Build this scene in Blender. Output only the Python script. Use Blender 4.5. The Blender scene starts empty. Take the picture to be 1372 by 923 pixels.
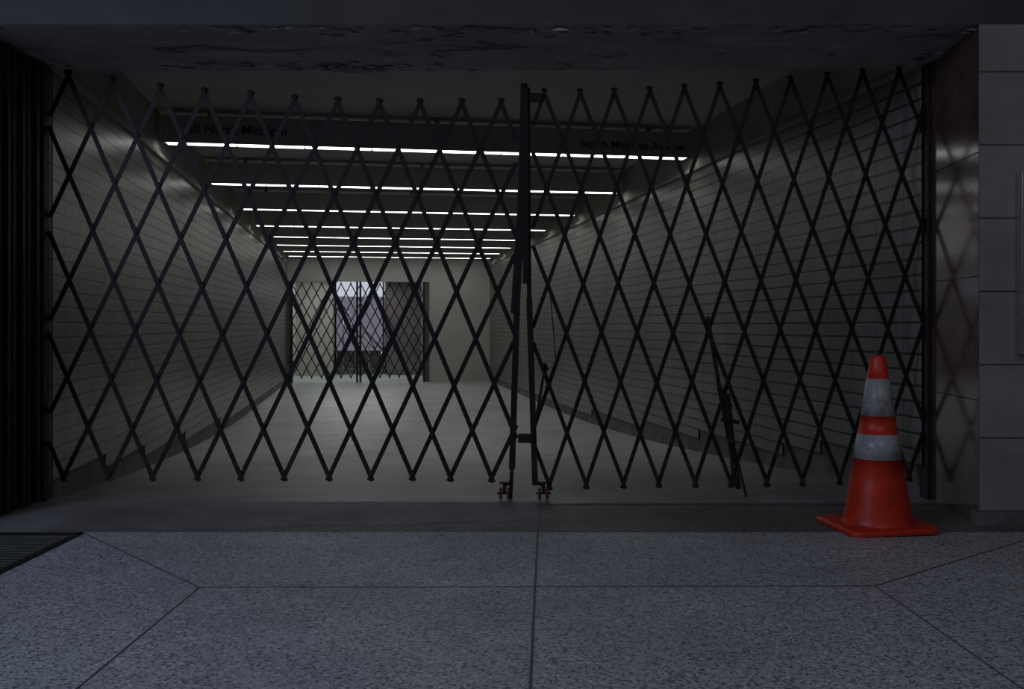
import bpy, bmesh, math, random
from mathutils import Vector, Matrix
random.seed(7)
F=1250.0; HZ=435.0; H=1.0
A=math.atan(202/F); CA,SA=math.cos(A),math.sin(A)
def P(u,v,Y): return Vector(((u-686)/F*Y, Y, H-(v-HZ)/F*Y))
def C(s,t,z): return Vector((s*CA-t*SA, s*SA+t*CA, z))
SL,SR=-1.79,3.2
def t_at(s,Y): return (Y-s*SA)/CA
sc=bpy.context.scene
sc.view_settings.view_transform='Standard'
sc.view_settings.look='None'

# ---------------- materials
def newmat(name):
    m=bpy.data.materials.new(name); m.use_nodes=True
    nt=m.node_tree; b=nt.nodes['Principled BSDF']
    return m,nt,b
def N(nt,t,**k):
    n=nt.nodes.new(t)
    for a,v in k.items():
        if a in n.inputs: n.inputs[a].default_value=v
        else: setattr(n,a,v)
    return n
def ramp(nt,fac,stops):
    r=nt.nodes.new('ShaderNodeValToRGB'); e=r.color_ramp.elements
    while len(e)<len(stops): e.new(.5)
    for i,(p,c) in enumerate(stops):
        e[i].position=p; e[i].color=(c[0],c[1],c[2],1)
    nt.links.new(fac,r.inputs[0]); return r
def coords(nt,kind='Object'):
    return nt.nodes.new('ShaderNodeTexCoord').outputs[kind]
def grime(name,c1,c2,scale=3,rough=.7,metal=0,bump=.1,bscale=40,spec=.4,stretch=None,detail=8):
    m,nt,b=newmat(name); co=coords(nt)
    if stretch:
        mp=N(nt,'ShaderNodeMapping'); mp.inputs['Scale'].default_value=stretch
        nt.links.new(co,mp.inputs[0]); co=mp.outputs[0]
    n=N(nt,'ShaderNodeTexNoise',Scale=scale,Detail=detail,Roughness=.65); nt.links.new(co,n.inputs['Vector'])
    r=ramp(nt,n.outputs['Fac'],[(.32,c1),(.68,c2)])
    nt.links.new(r.outputs[0],b.inputs['Base Color'])
    n2=N(nt,'ShaderNodeTexNoise',Scale=bscale,Detail=5); nt.links.new(co,n2.inputs['Vector'])
    bp=N(nt,'ShaderNodeBump',Strength=bump,Distance=.01); nt.links.new(n2.outputs['Fac'],bp.inputs['Height'])
    nt.links.new(bp.outputs[0],b.inputs['Normal'])
    b.inputs['Roughness'].default_value=rough; b.inputs['Metallic'].default_value=metal
    b.inputs['Specular IOR Level'].default_value=spec
    return m
def emis(name,col,st,base=.8):
    m,nt,b=newmat(name)
    b.inputs['Base Color'].default_value=(base,base,base,1)
    b.inputs['Emission Color'].default_value=(*col,1); b.inputs['Emission Strength'].default_value=st
    return m

def tile_mat(name,w,h,mort,c1,c2,cm,rough,offset=0.0,uscale=1.0,bump=.5):
    m,nt,b=newmat(name); co=coords(nt,'UV')
    mp=N(nt,'ShaderNodeMapping'); mp.inputs['Scale'].default_value=(uscale,1,1); nt.links.new(co,mp.inputs[0])
    br=N(nt,'ShaderNodeTexBrick'); br.offset=offset; br.squash=1
    br.inputs['Scale'].default_value=1; br.inputs['Brick Width'].default_value=w*uscale
    br.inputs['Row Height'].default_value=h; br.inputs['Mortar Size'].default_value=mort
    br.inputs['Mortar Smooth'].default_value=.25
    br.inputs['Color1'].default_value=(*c1,1); br.inputs['Color2'].default_value=(*c2,1)
    br.inputs['Mortar'].default_value=(*cm,1)
    nt.links.new(mp.outputs[0],br.inputs['Vector'])
    n=N(nt,'ShaderNodeTexNoise',Scale=1.3,Detail=8,Roughness=.7); nt.links.new(co,n.inputs['Vector'])
    r=ramp(nt,n.outputs['Fac'],[(.3,(.45,.43,.40)),(.65,(1,1,1))])
    mx=N(nt,'ShaderNodeMix'); mx.data_type='RGBA'; mx.blend_type='MULTIPLY'; mx.inputs[0].default_value=.8
    nt.links.new(br.outputs['Color'],mx.inputs[6]); nt.links.new(r.outputs[0],mx.inputs[7])
    nt.links.new(mx.outputs[2],b.inputs['Base Color'])
    b.inputs['Roughness'].default_value=rough
    inv=N(nt,'ShaderNodeMath',operation='SUBTRACT'); inv.inputs[0].default_value=1
    nt.links.new(br.outputs['Fac'],inv.inputs[1])
    n3=N(nt,'ShaderNodeTexNoise',Scale=6,Detail=2); nt.links.new(co,n3.inputs['Vector'])
    ad=N(nt,'ShaderNodeMath',operation='MULTIPLY_ADD'); ad.inputs[1].default_value=.6
    nt.links.new(n3.outputs['Fac'],ad.inputs[0]); nt.links.new(inv.outputs[0],ad.inputs[2])
    bp=N(nt,'ShaderNodeBump',Strength=bump,Distance=.004); nt.links.new(ad.outputs[0],bp.inputs['Height'])
    nt.links.new(bp.outputs[0],b.inputs['Normal'])
    return m
def terrazzo(name,a,bb,c,rough=.45):
    m,nt,b=newmat(name); co=coords(nt)
    v=N(nt,'ShaderNodeTexVoronoi',Scale=130); nt.links.new(co,v.inputs['Vector'])
    sp=N(nt,'ShaderNodeSeparateColor'); nt.links.new(v.outputs['Color'],sp.inputs[0])
    r=ramp(nt,sp.outputs[0],[(0.0,a),(.12,a),(.3,bb),(.75,bb),(.95,c)])
    n=N(nt,'ShaderNodeTexNoise',Scale=1.3,Detail=9,Roughness=.7); nt.links.new(co,n.inputs['Vector'])
    r2=ramp(nt,n.outputs['Fac'],[(.3,(.68,.68,.68)),(.7,(1,1,1))])
    mx=N(nt,'ShaderNodeMix'); mx.data_type='RGBA'; mx.blend_type='MULTIPLY'; mx.inputs[0].default_value=1
    nt.links.new(r.outputs[0],mx.inputs[6]); nt.links.new(r2.outputs[0],mx.inputs[7])
    nt.links.new(mx.outputs[2],b.inputs['Base Color'])
    r3=ramp(nt,n.outputs['Fac'],[(.3,(rough+.25,)*3),(.7,(rough,)*3)])
    nt.links.new(r3.outputs[0],b.inputs['Roughness'])
    return m

M={}
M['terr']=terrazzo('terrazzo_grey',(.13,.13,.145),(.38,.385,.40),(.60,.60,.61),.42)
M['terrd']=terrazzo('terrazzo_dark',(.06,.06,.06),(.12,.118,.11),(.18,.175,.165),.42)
M['apron']=grime('worn_concrete_dark',(.09,.086,.088),(.21,.20,.205),2.2,.62,0,.25,30)
M['base']=grime('concrete_base',(.08,.078,.07),(.20,.19,.18),4,.7)
M['ceil']=grime('ceiling_paint',(.40,.39,.37),(.50,.485,.46),1.2,.75,0,.05)
M['cornice']=grime('cornice_paint',(.24,.235,.215),(.34,.33,.305),2,.75)
M['tile']=tile_mat('glazed_wall_tile',.30,.092,.009,(.205,.20,.19),(.175,.172,.162),(.026,.025,.023),.33,0,2.6)
M['block']=tile_mat('terracotta_block',.62,.366,.005,(.27,.265,.25),(.245,.238,.222),(.09,.08,.075),.45)
M['black']=grime('black_steel',(.006,.006,.007),(.02,.019,.019),6,.5,.2,.2)
M['beam']=grime('beam_casing',(.31,.29,.29),(.38,.355,.35),2,.5)
M['rail']=grime('brushed_steel',(.4,.4,.42),(.6,.6,.62),8,.3,.9)
M['tube']=emis('fluorescent_diffuser',(1.0,.99,.955),4.7)
M['seam']=grime('brass_divider',(.05,.05,.052),(.12,.115,.11),10,.5)
M['wheel']=grime('caster_red',(.06,.013,.012),(.11,.03,.025),10,.5)
M['text']=grime('sign_letters',(.02,.019,.019),(.03,.028,.028),10,.8,spec=.1)
M['marble']=grime('dark_red_marble',(.045,.022,.021),(.11,.06,.056),5,.14,0,.02,30,.5,(1,1,.5))
def peel(name,base1,base2,lo):
    m,nt,b=newmat(name); co=coords(nt)
    mp=N(nt,'ShaderNodeMapping'); mp.inputs['Scale'].default_value=(.6,1.6,1.6); nt.links.new(co,mp.inputs[0])
    n=N(nt,'ShaderNodeTexNoise',Scale=2.3,Detail=10,Roughness=.72,Distortion=.6); nt.links.new(mp.outputs[0],n.inputs['Vector'])
    r=ramp(nt,n.outputs['Fac'],[(lo,tuple(c*.55 for c in base1)),(lo+.012,(.05,.045,.043)),(lo+.03,base1),(.56,tuple(.5*(x+y) for x,y in zip(base1,base2))),(.70,base2)])
    nt.links.new(r.outputs[0],b.inputs['Base Color']); b.inputs['Roughness'].default_value=.75
    bp=N(nt,'ShaderNodeBump',Strength=.5,Distance=.02); nt.links.new(r.outputs[0],bp.inputs['Height'])
    nt.links.new(bp.outputs[0],b.inputs['Normal']); return m
M['peel']=peel('peeling_paint',(.27,.258,.265),(.46,.44,.45),.37)
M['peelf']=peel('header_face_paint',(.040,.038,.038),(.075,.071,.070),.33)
def rust():
    m,nt,b=newmat('rusted_black_steel'); co=coords(nt)
    n=N(nt,'ShaderNodeTexNoise',Scale=14,Detail=8,Roughness=.7); nt.links.new(co,n.inputs['Vector'])
    sx=N(nt,'ShaderNodeSeparateXYZ'); nt.links.new(co,sx.inputs[0])
    mr=N(nt,'ShaderNodeMapRange'); mr.inputs['From Min'].default_value=1.1; mr.inputs['From Max'].default_value=.1
    mr.inputs['To Min'].default_value=-.22; mr.inputs['To Max'].default_value=.10
    nt.links.new(sx.outputs[2],mr.inputs['Value'])
    ad=N(nt,'ShaderNodeMath',operation='ADD'); nt.links.new(n.outputs['Fac'],ad.inputs[0]); nt.links.new(mr.outputs[0],ad.inputs[1])
    r=ramp(nt,ad.outputs[0],[(.40,(.007,.0062,.0065)),(.58,(.018,.012,.010)),(.76,(.075,.032,.02))])
    nt.links.new(r.outputs[0],b.inputs['Base Color'])
    b.inputs['Roughness'].default_value=.55; b.inputs['Specular IOR Level'].default_value=.25
    bp=N(nt,'ShaderNodeBump',Strength=.3,Distance=.003); nt.links.new(n.outputs['Fac'],bp.inputs['Height'])
    nt.links.new(bp.outputs[0],b.inputs['Normal']); return m
M['rust']=rust()
M['orange']=grime('orange_vinyl',(.34,.016,.005),(.60,.034,.009),9,.42,0,.05)
def refl():
    m,nt,b=newmat('reflective_collar'); co=coords(nt)
    n=N(nt,'ShaderNodeTexNoise',Scale=9,Detail=9,Roughness=.75); nt.links.new(co,n.inputs['Vector'])
    r=ramp(nt,n.outputs['Fac'],[(.36,(.15,.14,.135)),(.5,(.29,.295,.30)),(.7,(.41,.42,.43))])
    nt.links.new(r.outputs[0],b.inputs['Base Color']); b.inputs['Roughness'].default_value=.35
    return m
M['refl']=refl()

# ---------------- mesh builder
class MB:
    def __init__(s): s.bm=bmesh.new(); s.mats=[]; s.uv=s.bm.loops.layers.uv.new('UVMap')
    def mi(s,m):
        if m not in s.mats: s.mats.append(m)
        return s.mats.index(m)
    def face(s,pts,m,uvs=None,smooth=False):
        vs=[s.bm.verts.new(p) for p in pts]
        f=s.bm.faces.new(vs); f.material_index=s.mi(m); f.smooth=smooth
        if uvs:
            for l,u in zip(f.loops,uvs): l[s.uv].uv=u
        return f
    def hexa(s,c,m):
        vs=[s.bm.verts.new(p) for p in c]
        for q in ((3,2,1,0),(4,5,6,7),(0,1,5,4),(1,2,6,5),(2,3,7,6),(3,0,4,7)):
            f=s.bm.faces.new([vs[i] for i in q]); f.material_index=s.mi(m)
    def box(s,x0,x1,y0,y1,z0,z1,m,fn=None):
        c=[(x0,y0,z0),(x1,y0,z0),(x1,y1,z0),(x0,y1,z0),(x0,y0,z1),(x1,y0,z1),(x1,y1,z1),(x0,y1,z1)]
        if fn: c=[fn(*p) for p in c]
        s.hexa([Vector(p) for p in c],m)
    def bar(s,p0,p1,w,th,nrm,m):
        p0=Vector(p0);p1=Vector(p1); d=(p1-p0).normalized(); n=Vector(nrm).normalized()
        sd=d.cross(n).normalized(); a=sd*w/2; b=n*th/2
        s.hexa([p0-a-b,p0+a-b,p0+a+b,p0-a+b,p1-a-b,p1+a-b,p1+a+b,p1-a+b],m)
    def cyl(s,p0,p1,r,m,n=12,r2=None):
        p0=Vector(p0);p1=Vector(p1); d=(p1-p0).normalized(); r2=r if r2 is None else r2
        x=d.orthogonal().normalized(); y=d.cross(x)
        A_=[];B_=[]
        for i in range(n):
            a=2*math.pi*i/n; o=x*math.cos(a)+y*math.sin(a)
            A_.append(s.bm.verts.new(p0+o*r)); B_.append(s.bm.verts.new(p1+o*r2))
        k=s.mi(m)
        for i in range(n):
            f=s.bm.faces.new([A_[i],A_[(i+1)%n],B_[(i+1)%n],B_[i]]); f.material_index=k; f.smooth=True
        f=s.bm.faces.new(A_[::-1]); f.material_index=k
        f=s.bm.faces.new(B_); f.material_index=k
    def obj(s,name,parent=None,bevel=0,recalc=True):
        if recalc: bmesh.ops.recalc_face_normals(s.bm,faces=s.bm.faces)
        me=bpy.data.meshes.new(name); s.bm.to_mesh(me); s.bm.free()
        for m in s.mats: me.materials.append(m)
        o=bpy.data.objects.new(name,me); sc.collection.objects.link(o)
        if parent: o.parent=parent
        if bevel:
            bv=o.modifiers.new('bevel','BEVEL'); bv.width=bevel; bv.segments=2; bv.limit_method='ANGLE'
        return o
def empty(name):
    e=bpy.data.objects.new(name,None); sc.collection.objects.link(e); e.empty_display_size=.1; return e

# ---------------- concourse floor
YB=4.50
b=MB()
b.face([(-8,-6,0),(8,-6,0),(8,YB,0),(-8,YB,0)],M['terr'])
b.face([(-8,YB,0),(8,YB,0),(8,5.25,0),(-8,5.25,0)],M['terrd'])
b.obj('floor')
b=MB()
def seam(x0,y0,x1,y1,w=.007):
    b.bar((x0,y0,.0012),(x1,y1,.0012),w,.0016,(0,0,1),M['seam'])
seam(.148,5.15,-.01,1.0,.008)
seam(-1.19,3.55,1.39,3.57,.005); seam(-1.19,3.55,-2.05,4.47,.006); seam(1.39,3.57,2.6,4.5,.006)
seam(-1.19,3.55,-1.22,-2,.005); seam(1.39,3.57,1.45,-2,.005)
seam(.14,YB,6,YB,.008); seam(.148,5.17,2.33,5.17,.01)
b.obj('trim_1')
b=MB()
pts=[]; n=70
x0,y0,x1,y1=-2.68,4.46,.142,4.735
for i in range(n+1):
    k=i/n; x=x0+(x1-x0)*k; y=y0+(y1-y0)*min(1,max(0,k)) + (random.random()-.5)*.035+.02*math.sin(k*23)
    pts.append((x,y))
top=[(x,y,.003) for x,y in pts]+[(.142,5.26,.003),(-2.68,5.26,.003)]
b.face(top,M['apron'])
for i in range(n):
    b.face([(pts[i][0],pts[i][1],.0),(pts[i+1][0],pts[i+1][1],0),(pts[i+1][0],pts[i+1][1],.003),(pts[i][0],pts[i][1],.003)],M['apron'])
b.face([(.142,4.735,0),(.142,5.26,0),(.142,5.26,.003),(.142,4.735,.003)],M['apron'])
b.obj('concrete_apron')

# floor grate
b=MB()
gx0,gx1,gy0,gy1=-3.3,-2.05,3.3,4.46
b.box(gx0,gx1,gy0,gy1,-.002,.002,M['black'])
for (a,c_,d,e) in ((gx0,gx1,gy0,gy0+.03),(gx0,gx1,gy1-.03,gy1),(gx0,gx0+.03,gy0,gy1),(gx1-.03,gx1,gy0,gy1)):
    b.box(a,c_,d,e,.0,.008,M['black'])
y=gy0+.05
while y<gy1-.04:
    b.box(gx0+.03,gx1-.03,y,y+.010,.0,.007,M['seam']); y+=.045
b.obj('floor_grate')

# corridor floor (ramps gently down)
TE=23.2
def fz(t):
    k=min(1,max(0,(t-5.4)/10.0)); return .003-.42*(1-(1-k)**2)
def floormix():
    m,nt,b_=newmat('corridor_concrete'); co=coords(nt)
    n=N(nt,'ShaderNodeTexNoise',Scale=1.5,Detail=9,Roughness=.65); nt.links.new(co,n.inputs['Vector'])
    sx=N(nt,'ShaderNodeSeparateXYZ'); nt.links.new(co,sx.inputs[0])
    mr=N(nt,'ShaderNodeMapRange'); mr.inputs['From Min'].default_value=5.2; mr.inputs['From Max'].default_value=9.5  # floor colour carries the brightness falloff: dark by the gate, pale farther in
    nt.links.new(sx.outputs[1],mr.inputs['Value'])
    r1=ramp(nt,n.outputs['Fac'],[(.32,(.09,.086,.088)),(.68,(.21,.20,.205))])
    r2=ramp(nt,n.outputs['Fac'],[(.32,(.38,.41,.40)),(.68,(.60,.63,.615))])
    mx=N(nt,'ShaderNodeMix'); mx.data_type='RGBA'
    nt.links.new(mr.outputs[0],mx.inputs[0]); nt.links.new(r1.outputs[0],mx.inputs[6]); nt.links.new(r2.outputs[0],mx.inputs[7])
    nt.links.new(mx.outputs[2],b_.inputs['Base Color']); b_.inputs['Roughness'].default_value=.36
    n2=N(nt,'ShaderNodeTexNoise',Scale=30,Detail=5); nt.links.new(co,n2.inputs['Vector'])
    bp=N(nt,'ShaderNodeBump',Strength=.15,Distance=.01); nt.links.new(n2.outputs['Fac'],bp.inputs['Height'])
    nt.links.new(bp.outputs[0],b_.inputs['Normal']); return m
M['cfloor']=floormix()
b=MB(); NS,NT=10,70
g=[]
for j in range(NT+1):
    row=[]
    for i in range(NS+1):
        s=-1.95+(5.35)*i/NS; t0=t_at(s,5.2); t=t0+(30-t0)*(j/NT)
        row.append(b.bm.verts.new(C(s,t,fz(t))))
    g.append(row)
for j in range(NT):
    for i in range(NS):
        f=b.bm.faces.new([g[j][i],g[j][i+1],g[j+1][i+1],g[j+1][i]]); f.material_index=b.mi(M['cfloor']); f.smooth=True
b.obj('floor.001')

# corridor walls
ZC=2.90; ZT=2.48; RH=.092
def wall(name,s,out):
    b=MB(); t0=t_at(s,5.37); t=t0
    s2=s+out*.15
    def quad(a,c,z0a,z0c,z1,ss,m):
        b.face([C(ss,a,z0a),C(ss,c,z0c),C(ss,c,z1),C(ss,a,z1)],m,[(a,z0a),(c,z0c),(c,z1),(a,z1)])
    quad(t0,TE,-.7,-.7,ZC+.1,s,M['base'])
    quad(t0,TE,ZT,ZT,ZC+.1,s-out*.012,M['cornice'])
    b.box(t0,TE,0,1,0,1,M['cornice'],fn=lambda x,y,z:C(s-out*(.05*y),x,ZT+.03*z))
    st=.60
    while t<TE-.01:
        t2=min(t+st,TE); zb=math.ceil((fz(t)+.10)/RH)*RH
        quad(t,t2,zb,zb,ZT,s-out*.018,M['tile'])
        b.face([C(s,t,zb),C(s,t2,zb),C(s-out*.018,t2,zb),C(s-out*.018,t,zb)],M['base'])
        t=t2
    b.face([C(s2,t0,-.7),C(s2,TE+7,-.7),C(s2,TE+7,ZC+.1),C(s2,t0,ZC+.1)],M['base'])
    return b.obj(name)
wall('wall_left',SL,-1); wall('wall_right',SR,1)

# corridor ceiling
b=MB()
c4=[C(SL-.2,t_at(SL-.2,5.4),ZC),C(SR+.2,t_at(SR+.2,5.4),ZC),C(SR+.2,30,ZC),C(SL-.2,30,ZC)]
b.hexa(c4+[p+Vector((0,0,.1)) for p in c4],M['ceil'])
b.obj('ceiling')

# header over the opening
b=MB()
ZH=2.50; nx=90; ny=10
gr=[]
for j in range(ny+1):
    r_=[]
    for i in range(nx+1):
        x=-2.75+5.2*i/nx; y=4.66+.84*j/ny
        z=ZH+ (random.random()-.5)*.006 + (.01*math.sin(x*3+y*5)*math.sin(x*7) if 0<j<ny else 0)
        if j==0: z+=random.random()*.012
        r_.append(b.bm.verts.new((x,y,z)))
    gr.append(r_)
for j in range(ny):
    for i in range(nx):
        f=b.bm.faces.new([gr[j][i],gr[j+1][i],gr[j+1][i+1],gr[j][i+1]]); f.material_index=b.mi(M['peel'])
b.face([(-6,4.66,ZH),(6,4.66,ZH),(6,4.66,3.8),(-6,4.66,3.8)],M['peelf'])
b.face([(-6,5.5,ZH),(6,5.5,ZH),(6,5.5,3.8),(-6,5.5,3.8)],M['ceil'])
b.face([(-6,4.66,3.8),(6,4.66,3.8),(6,5.5,3.8),(-6,5.5,3.8)],M['ceil'])
for i in range(260):
    cl=random.choice([(-.9,5.4,.5),(.2,4.75,.3),(-1.9,5.4,.4),(1.5,4.74,.6),(0,5.2,2.2),(-.95,5.44,.12),(-.2,4.72,.4),(-1.2,4.72,.6)])
    x=random.gauss(cl[0],cl[2]); y=min(5.48,max(4.68,random.gauss(cl[1],.05)))
    x=max(-2.6,min(2.3,x)); r0=random.uniform(.01,.03); k=random.randint(4,6); pts=[]
    tx,ty=random.uniform(-.4,.4),random.uniform(-.4,.4)
    for q in range(k):
        a=2*math.pi*q/k+random.random()*.6; rr=r0*random.uniform(.6,1.3)
        dx,dy=rr*math.cos(a)*1.6,rr*math.sin(a)
        pts.append((x+dx,y+dy,ZH-.008-abs(dx*tx+dy*ty)))
    b.face(pts,M['peel'])
b.obj('header_beam',recalc=False)

# piers
b=MB()
def uvbox_front(x0,x1,y,z0,z1,m,off=(0,0)):
    b.face([(x0,y,z0),(x1,y,z0),(x1,y,z1),(x0,y,z1)],m,[(x0+off[0],z0+off[1]),(x1+off[0],z0+off[1]),(x1+off[0],z1+off[1]),(x0+off[0],z1+off[1])])
uvbox_front(2.33,6,4.66,.068,ZH,M['block'],(-2.33+.62,-.068))
b.box(2.32,6,4.645,4.72,0,.068,M['base'])
b.face([(2.33,4.66,0),(2.40,5.42,0),(2.40,5.42,ZH),(2.33,4.66,ZH)],M['marble'])
for z in (.62,1.24,1.86):
    b.face([(2.328,4.66,z),(2.396,5.40,z),(2.396,5.40,z+.005),(2.328,4.66,z+.005)],M['black'])
b.face([(2.40,5.42,0),(3.2,5.42,0),(3.2,5.42,ZH),(2.40,5.42,ZH)],M['base'])
b.obj('wall_front_right',recalc=False)
b=MB()
b.face([(-6,4.66,0),(-2.70,4.66,0),(-2.70,4.66,ZH),(-6,4.66,ZH)],M['block'],[(-6,0),(-2.7,0),(-2.7,ZH),(-6,ZH)])
b.face([(-2.70,4.66,0),(-2.72,5.45,0),(-2.72,5.45,ZH),(-2.70,4.66,ZH)],M['black'])
for i in range(9):
    y=4.70+i*.075
    b.box(-2.71,-2.672+.012*(i%2),y,y+.03,.0,ZH-.02,M['black'])
b.obj('wall_front_left')
b=MB()
b.box(-2.72,-2.665,5.31,5.42,.003,ZH-.01,M['black']); b.obj('gate_jamb',bevel=.004)
b=MB()
b.box(2.365,2.395,5.31,5.42,.0,ZH-.01,M['black']); b.obj('gate_jamb',bevel=.004)

# poster case on right pier
b=MB()
fx0=2.515; fz0=1-(475-435)/F*4.62; fz1=1+(435-230)/F*4.62
b.box(fx0,fx0+1.3,4.60,4.655,fz0,fz1,M['rail'])
b.box(fx0+.03,fx0+1.27,4.595,4.602,fz0+.04,fz1-.04,grime('poster_paper',(.35,.36,.40),(.5,.5,.55),3,.4))
b.obj('poster_case',bevel=.004)

# ---------------- beams with lights
def beam(t,idx):
    e=empty('overhead_light_beam' if idx==0 else 'overhead_light_beam.%03d'%idx)
    b=MB(); z0=2.60; z1=2.84; d=.20
    a,c=SL+.06,SR-.08
    if idx: a+=.02
    cf=lambda x,y,z:C(x,y,z)
    b.box(a,c,t,t+d,z0+.012,z1,M['beam'],fn=cf)
    b.box(a,c,t,t+.008,z0,z0+.012,M['beam'],fn=cf)
    b.box(a-.005,c+.005,t-.008,t,z1-.02,z1,M['beam'],fn=cf)
    for s in (a+.4,(a+c)/2,c-.4):
        b.box(s-.02,s+.02,t+.06,t+.12,z1,ZC,M['beam'],fn=cf)
    b.obj('casing',e)
    b=MB(); n=8; L=(c-a-.06)/n
    for k in range(n):
        s0=a+.03+k*L
        b.box(s0+.008,s0+L-.008,t+.010,t+.13,z0+.001,z0+.011,M['tube'],fn=cf)
    b.obj('lamp_diffuser',e)
    return e
ts=[8.55,10.95,13.3,15.5,17.4,19.2,20.8,22.3]
for i,t in enumerate(ts):
    e=beam(t,i)
    if i==0:
        for txt,s,z,sz in (('50 North Michigan',-1.51,2.69,.112),('North Michigan Avenue',2.03,2.665,.105)):
            cu=bpy.data.curves.new('sign_text','FONT'); cu.body=txt; cu.size=sz; cu.extrude=.001; cu.offset=.001
            cu.materials.append(M['text'])
            o=bpy.data.objects.new('sign_text',cu); sc.collection.objects.link(o)
            o.matrix_world=Matrix.Translation(C(s,t-.003,z))@Matrix.Rotation(A,4,'Z')@Matrix.Rotation(math.pi/2,4,'X')
            o.parent=e

# ---------------- lattice gates
def lattice(b,T,B,steps,clip,yf,w,th,mat,riv=True,M4=None):
    xl,xr=clip; n=len(T)
    segs=[]
    for sgn,yo in ((1,-.006),(-1,.006)):
        for i in range(n):
            j=i+sgn*steps
            if j<0 or j>=n: continue
            p,q=T[i],B[j]
            k0,k1=0.,1.
            dx=q[0]-p[0]
            for lim,side in ((xl,1),(xr,-1)):
                a=(p[0]-lim)*side; c=(q[0]-lim)*side
                if a<0 and c<0: k0,k1=1,0; break
                if a<0: k0=max(k0,(lim-p[0])/dx)
                elif c<0: k1=min(k1,(lim-p[0])/dx)
            if k1-k0<.03: continue
            f=lambda k:Vector((p[0]+dx*k,0,p[1]+(q[1]-p[1])*k))
            e0=-.012 if k0==0 else k0; e1=1.012 if k1==1 else k1
            a_,c_=f(e0),f(e1)
            a_=M4(a_.x,yf+yo,a_.z); c_=M4(c_.x,yf+yo,c_.z)
            nn=M4(0,1,0)-M4(0,0,0)
            b.bar(a_,c_,w,th,nn,mat)
            segs.append((sgn,p,q,k0,k1))
    if riv:
        P1=[s for s in segs if s[0]==1]; P2=[s for s in segs if s[0]==-1]
        for _,p,q,a0,a1 in P1:
            for _,r,s_,b0,b1 in P2:
                d1=(q[0]-p[0],q[1]-p[1]); d2=(s_[0]-r[0],s_[1]-r[1])
                den=d1[0]*d2[1]-d1[1]*d2[0]
                if abs(den)<1e-9: continue
                k=((r[0]-p[0])*d2[1]-(r[1]-p[1])*d2[0])/den
                m=((r[0]-p[0])*d1[1]-(r[1]-p[1])*d1[0])/den
                if a0-.01<=k<=a1+.01 and b0-.01<=m<=b1+.01:
                    x=p[0]+d1[0]*k; z=p[1]+d1[1]*k
                    b.cyl(M4(x,yf-.016,z),M4(x,yf+.016,z),w*.34,mat,8)
YG=5.36
def px(u,v): q=P(u,v,YG); return (q.x,min(q.z,2.455))
def tips(known,step_l,step_r,vl,vr,nl,nr,jit=1.0):
    k=list(known)
    for i in range(nl): k.insert(0,(k[0][0]-step_l,k[0][1]+vl))
    for i in range(nr): k.append((k[-1][0]+step_r,k[-1][1]+vr))
    return [px(u+random.uniform(-jit,jit),v) for u,v in k]
idm=lambda x,y,z:Vector((x,y,z))
Ltop=[(92,100),(150,108),(215,118),(275,124),(335,128),(395,133),(452,136),(508,138),(563,138),(618,138),(672,138)]
Lbot=[(86,638),(147,638),(205,638),(264,638),(322,638),(380,638),(440,638),(497,638),(552,638),(604,639),(658,640)]
T=tips(Ltop,58,56,-6,0,4,4); Bt=tips(Lbot,60,55,0,0,4,4)
g1=empty('scissor_gate')
b=MB(); lattice(b,T,Bt,4,(px(66,0)[0],px(692,0)[0]),YG,.026,.005,M['rust'],True,idm); b.obj('lattice',g1)
def post(b,u0,v0,u1,v1,w,d,Y,m=M['rust']):
    b.bar(P(u0,v0,Y),P(u1,v1,Y),w,d,(0,1,0),m)
def caster(b,u,v,side):
    c=P(u,v,YG-.02); r=.032; c.z=r+.004
    for dx in (-.022,.022):
        b.cyl(c+Vector((dx-.008,0,0)),c+Vector((dx+.008,0,0)),r,M['wheel'],20)
    b.cyl(c+Vector((-.042,0,0)),c+Vector((.042,0,0)),.007,M['rust'],10)
    b.box(c.x-.010,c.x+.010,c.y-.012,c.y+.012,c.z-.005,c.z+.06,M['rust'])
    b.box(c.x-.03,c.x+.03,c.y-.02,c.y+.02,c.z+.055,c.z+.064,M['rust'])
b=MB()
post(b,702,112,693,400,.036,.03,YG-.012); post(b,693,398,686,628,.036,.03,YG-.012); post(b,686,625,684,668,.022,.024,YG-.012)
post(b,697,300,690,420,.05,.012,YG-.03)
b.obj('meeting_post',g1,bevel=.003)
b=MB(); caster(b,676,661,-1)
b.bar(P(686,645,YG-.012),P(676,650,YG-.012),.02,.012,(0,1,0),M['rust']); b.obj('caster',g1)

Rtop=[(730,125),(777,125),(823,124),(870,122),(917,119),(965,116),(1012,112),(1060,108),(1108,103),(1155,98),(1205,96)]
Rbot=[(737,650),(785,649),(835,648),(882,647),(932,647),(980,647),(1028,646),(1075,645),(1125,643),(1170,640),(1218,638)]
T=tips(Rtop,47,48,0,0,4,4); Bt=tips(Rbot,48,48,0,-2,4,4)
g2=empty('scissor_gate.001')
b=MB(); lattice(b,T,Bt,4,(px(714,0)[0],px(1238,0)[0]),YG,.023,.005,M['rust'],True,idm); b.obj('lattice',g2)
b=MB()
post(b,707,118,709,400,.026,.03,YG+.02); post(b,709,398,717,650,.034,.03,YG-.012)
post(b,704,114,704,380,.03,.02,YG-.034)
b.box(*[P(708,0,YG).x,P(725,0,YG).x],YG-.03,YG+.01,P(0,137,YG).z,P(0,126,YG).z,M['rust'])
b.box(P(694,0,YG).x,P(713,0,YG).x,YG-.05,YG-.02,P(0,592,YG).z,P(0,580,YG).z,M['black'])
post(b,731,487,713,592,.016,.01,YG-.035)
post(b,728,487,733,497,.03,.01,YG-.035)
post(b,737,392,746,494,.006,.004,YG-.03)
b.obj('meeting_post',g2,bevel=.002)
b=MB(); caster(b,728,661,1)
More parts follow.
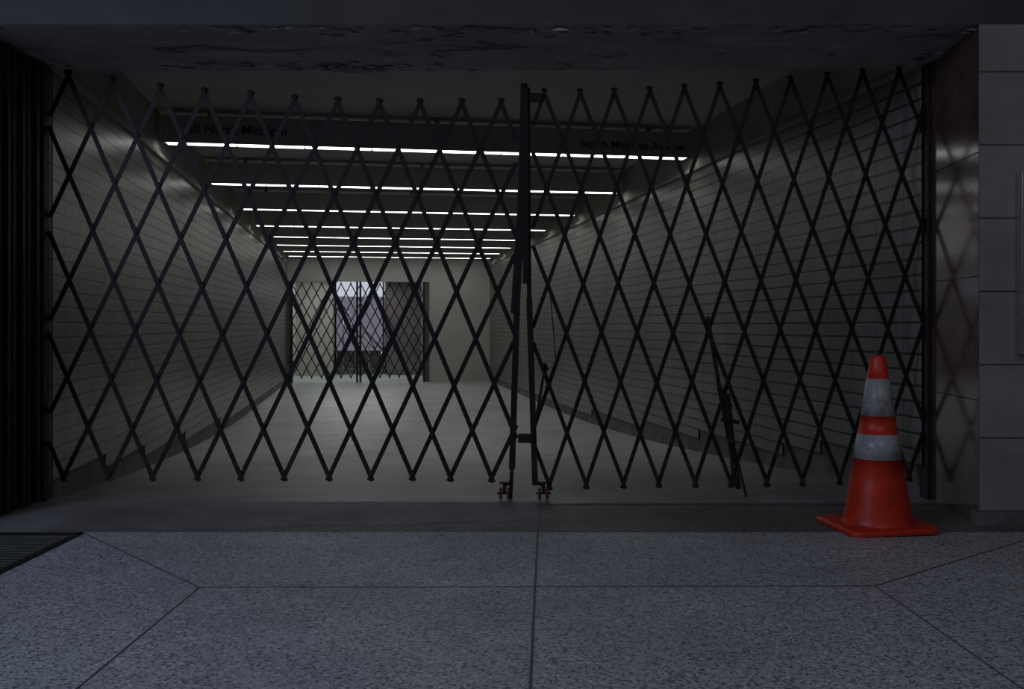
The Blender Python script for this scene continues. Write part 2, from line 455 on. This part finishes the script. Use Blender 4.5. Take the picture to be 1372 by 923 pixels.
b.bar(P(717,645,YG-.012),P(728,650,YG-.012),.02,.012,(0,1,0),M['rust']); b.obj('caster',g2)
b=MB()
post(b,948,424,964,520,.022,.012,YG-.03); post(b,964,518,990,655,.03,.014,YG-.03)
post(b,974,527,986,652,.034,.022,YG-.045); post(b,966,562,990,566,.02,.02,YG-.055); post(b,984,600,1000,666,.014,.014,YG-.04)
post(b,968,530,980,545,.02,.03,YG-.05)
b.cyl(P(979,590,YG-.09),P(979,590,YG-.02),.02,M['rust'],10)
b.cyl(P(982,625,YG-.08),P(982,625,YG-.02),.016,M['rust'],10)
b.obj('drop_bolt',g2,bevel=.002)

# ---------------- far end
def corr(x,y,z): return C(x,y,z)
b=MB()
b.box(1.65,SR,TE,TE+.2,-.7,ZC,M['ceil'],fn=corr)
b.box(SL,1.65,TE,TE+.2,2.06,ZC,M['ceil'],fn=corr)
b.box(SL,SL+.12,TE-.02,TE+.2,-.7,2.06,M['base'],fn=corr)
b.box(1.55,1.67,TE-.02,TE+.2,-.7,2.06,M['base'],fn=corr)
b.obj('wall_back')
M['vest']=grime('vestibule_paint',(.40,.41,.36),(.52,.53,.47),2,.6)
M['vest2']=grime('vestibule_brown_panel',(.15,.13,.14),(.22,.19,.205),2,.5)
b=MB()
b.face([C(SL,TE+.2,-.7),C(SL,29,-.7),C(SL,29,ZC),C(SL,TE+.2,ZC)],M['vest'])
b.face([C(1.65,TE+.2,-.7),C(1.65,29,-.7),C(1.65,29,ZC),C(1.65,TE+.2,ZC)],M['vest2'])
b.box(SL,-.78,26.5,28.7,-.7,ZC,M['vest'],fn=corr)
b.box(.70,1.65,26.5,28.7,-.7,ZC,M['vest2'],fn=corr)
b.obj('wall_vestibule')
b=MB()
gl=emis('daylit_glass',(.66,.61,.82),.20,.08); gl2=emis('daylit_glass_bright',(.82,.84,1.0),.62,.1)
b.box(-.80,.72,28.60,28.64,-.42,1.85,gl,fn=corr)
b.box(-.80,.72,28.60,28.64,1.85,2.6,gl2,fn=corr)
for s in (-.78,-.14,.64):
    b.box(s,s+.04,28.54,28.6,-.42,2.6,M['black'],fn=corr)
b.obj('window_1')
e=empty('staircase')
b=MB()
for k in range(4):
    b.box(-.72,.64,27.2+.3*k,28.5,-.415+.16*k,-.415+.16*(k+1),M['vest2'],fn=corr)
b.obj('steps',e)
b=MB()
for zz0,r in ((.28,.035),(.05,.022)):
    b.cyl(C(.60,27.0,zz0),C(-.72,27.0,zz0+1.45),r,M['rail'],10)
for k in range(4):
    s0=.58-.36*k; z=.28+1.1*(.60-s0)
    b.cyl(C(s0,27.0,-.41),C(s0,27.0,z),.02,M['rail'],8)
b.obj('handrail',e)
e=empty('scissor_gate.002')
b=MB()
n=40; p_=.235
T=[(-2.6+i*p_, 2.0) for i in range(-2,n)]; Bt=[(-2.6+i*p_, -.28) for i in range(-2,n)]
lattice(b,T,Bt,5,(SL+.12,1.55),TE-.06,.026,.006,M['rust'],False,corr)
for s in (-.10,-.02,SL+.13,1.53):
    b.box(s-.025,s+.025,TE-.10,TE-.04,-.412,2.05,M['black'],fn=corr)
b.obj('lattice',e)

# ---------------- traffic cone
cc=P(1173,708,4.60); cc.z=0
e=empty('traffic_cone')
b=MB()
w=.208; r=.05
prof=[]
for cx,cy,a0 in ((w-r,w-r,0),(-w+r,w-r,90),(-w+r,-w+r,180),(w-r,-w+r,270)):
    for q in range(7):
        a=math.radians(a0+q*15); prof.append((cx*1.08+r*math.cos(a),cy+r*math.sin(a)))
rot=math.radians(7)
def bp_(x,y,z): return cc+Vector((x*math.cos(rot)-y*math.sin(rot),x*math.sin(rot)+y*math.cos(rot),z))
lay=[(1.0,.002),(1.02,.008),(1.02,.024),(.97,.032)]
rings=[[b.bm.verts.new(bp_(x*k+0.0,y*k,z+(.004*math.sin(x*9)))) for x,y in prof] for k,z in lay]
k_=b.mi(M['orange']); m_=len(prof)
for a_,c_ in zip(rings,rings[1:]):
    for i in range(m_):
        f=b.bm.faces.new([a_[i],a_[(i+1)%m_],c_[(i+1)%m_],c_[i]]); f.material_index=k_; f.smooth=True
b.bm.faces.new(rings[-1]).material_index=k_; b.bm.faces.new(rings[0][::-1]).material_index=k_
b.obj('base_plate',e)
b=MB()
S=4.6/F
def rad(v): return (9.5+(v-478)/(704-478)*(45-9.5))*S
def zz(v): return 1-(v-HZ)*S
vv=[(690,'o'),(665,'o'),(640,'o'),(613,'o'),(612.9,'r'),(596,'r'),(580.1,'r'),(580,'o'),(568,'o'),(556.1,'o'),(556,'r'),(530,'r'),(507,'r'),(506.9,'o'),(490,'o'),(480,'o'),(476.5,'t'),(475.5,'t2')]
lst=[(704,rad(704)*1.13,'o'),(701,rad(701)*1.07,'o'),(697,rad(697)*1.01,'o')]
for v,k in vv:
    rr=rad(v)
    if k=='r': rr+=.0025
    if k=='t': rr*=.93
    if k=='t2': rr*=.80
    lst.append((v,rr,k))
lst.append((476,rad(476)*.6,'o')); lst.append((500,rad(500)*.6,'o'))
n=48; prev=None; pk=None
for v,rr,k in lst:
    ring=[]
    for i in range(n):
        a=2*math.pi*i/n
        wob=1+.012*math.sin(2*a+v*.02)+.008*math.sin(3*a+v*.05)
        lean=(v-704)*-.00002
        ring.append(b.bm.verts.new((cc.x+.008+lean+rr*wob*math.cos(a),cc.y+rr*wob*math.sin(a),zz(v))))
    if prev:
        m=M['refl'] if (k=='r' and pk=='r') else M['orange']
        mi=b.mi(m)
        for i in range(n):
            f=b.bm.faces.new([prev[i],prev[(i+1)%n],ring[(i+1)%n],ring[i]]); f.material_index=mi; f.smooth=True
    prev=ring; pk=k
b.obj('cone_body',e,recalc=False)

# ---------------- lights
def area(name,loc,tgt,sx,sy,en,col):
    l=bpy.data.lights.new(name,'AREA'); l.shape='RECTANGLE'; l.size=sx; l.size_y=sy; l.energy=en; l.color=col
    o=bpy.data.objects.new(name,l); sc.collection.objects.link(o); o.location=loc
    o.rotation_euler=(Vector(tgt)-Vector(loc)).to_track_quat('-Z','Y').to_euler(); return o
area('daylight_from_left',(-4.2,.2,3.2),(-1.3,2.4,0),2.2,1.8,92,(.58,.70,1.0))  # unseen area light for the bluish daylight from the left; no opening modelled
area('concourse_area_light',(1.5,.5,3.3),(1.0,3.4,.0),1.8,.6,13,(1.0,.95,.95))  # unseen area light over the foreground floor, with no fixture built
area('vestibule_daylight',C(-.1,25.6,2.75),C(-.2,23.5,-.4),2.4,1.0,55,(.93,.97,.97))
w=bpy.data.worlds.new('world'); sc.world=w; w.use_nodes=True
w.node_tree.nodes['Background'].inputs[0].default_value=(.52,.55,.66,1)
w.node_tree.nodes['Background'].inputs[1].default_value=.06

cam=bpy.data.cameras.new('camera'); co=bpy.data.objects.new('camera',cam); sc.collection.objects.link(co)
co.location=(0,0,H); co.rotation_euler=(math.pi/2,0,0)
cam.sensor_width=36; cam.lens=F*36/1372; cam.shift_y=-26.5/1372
sc.camera=co
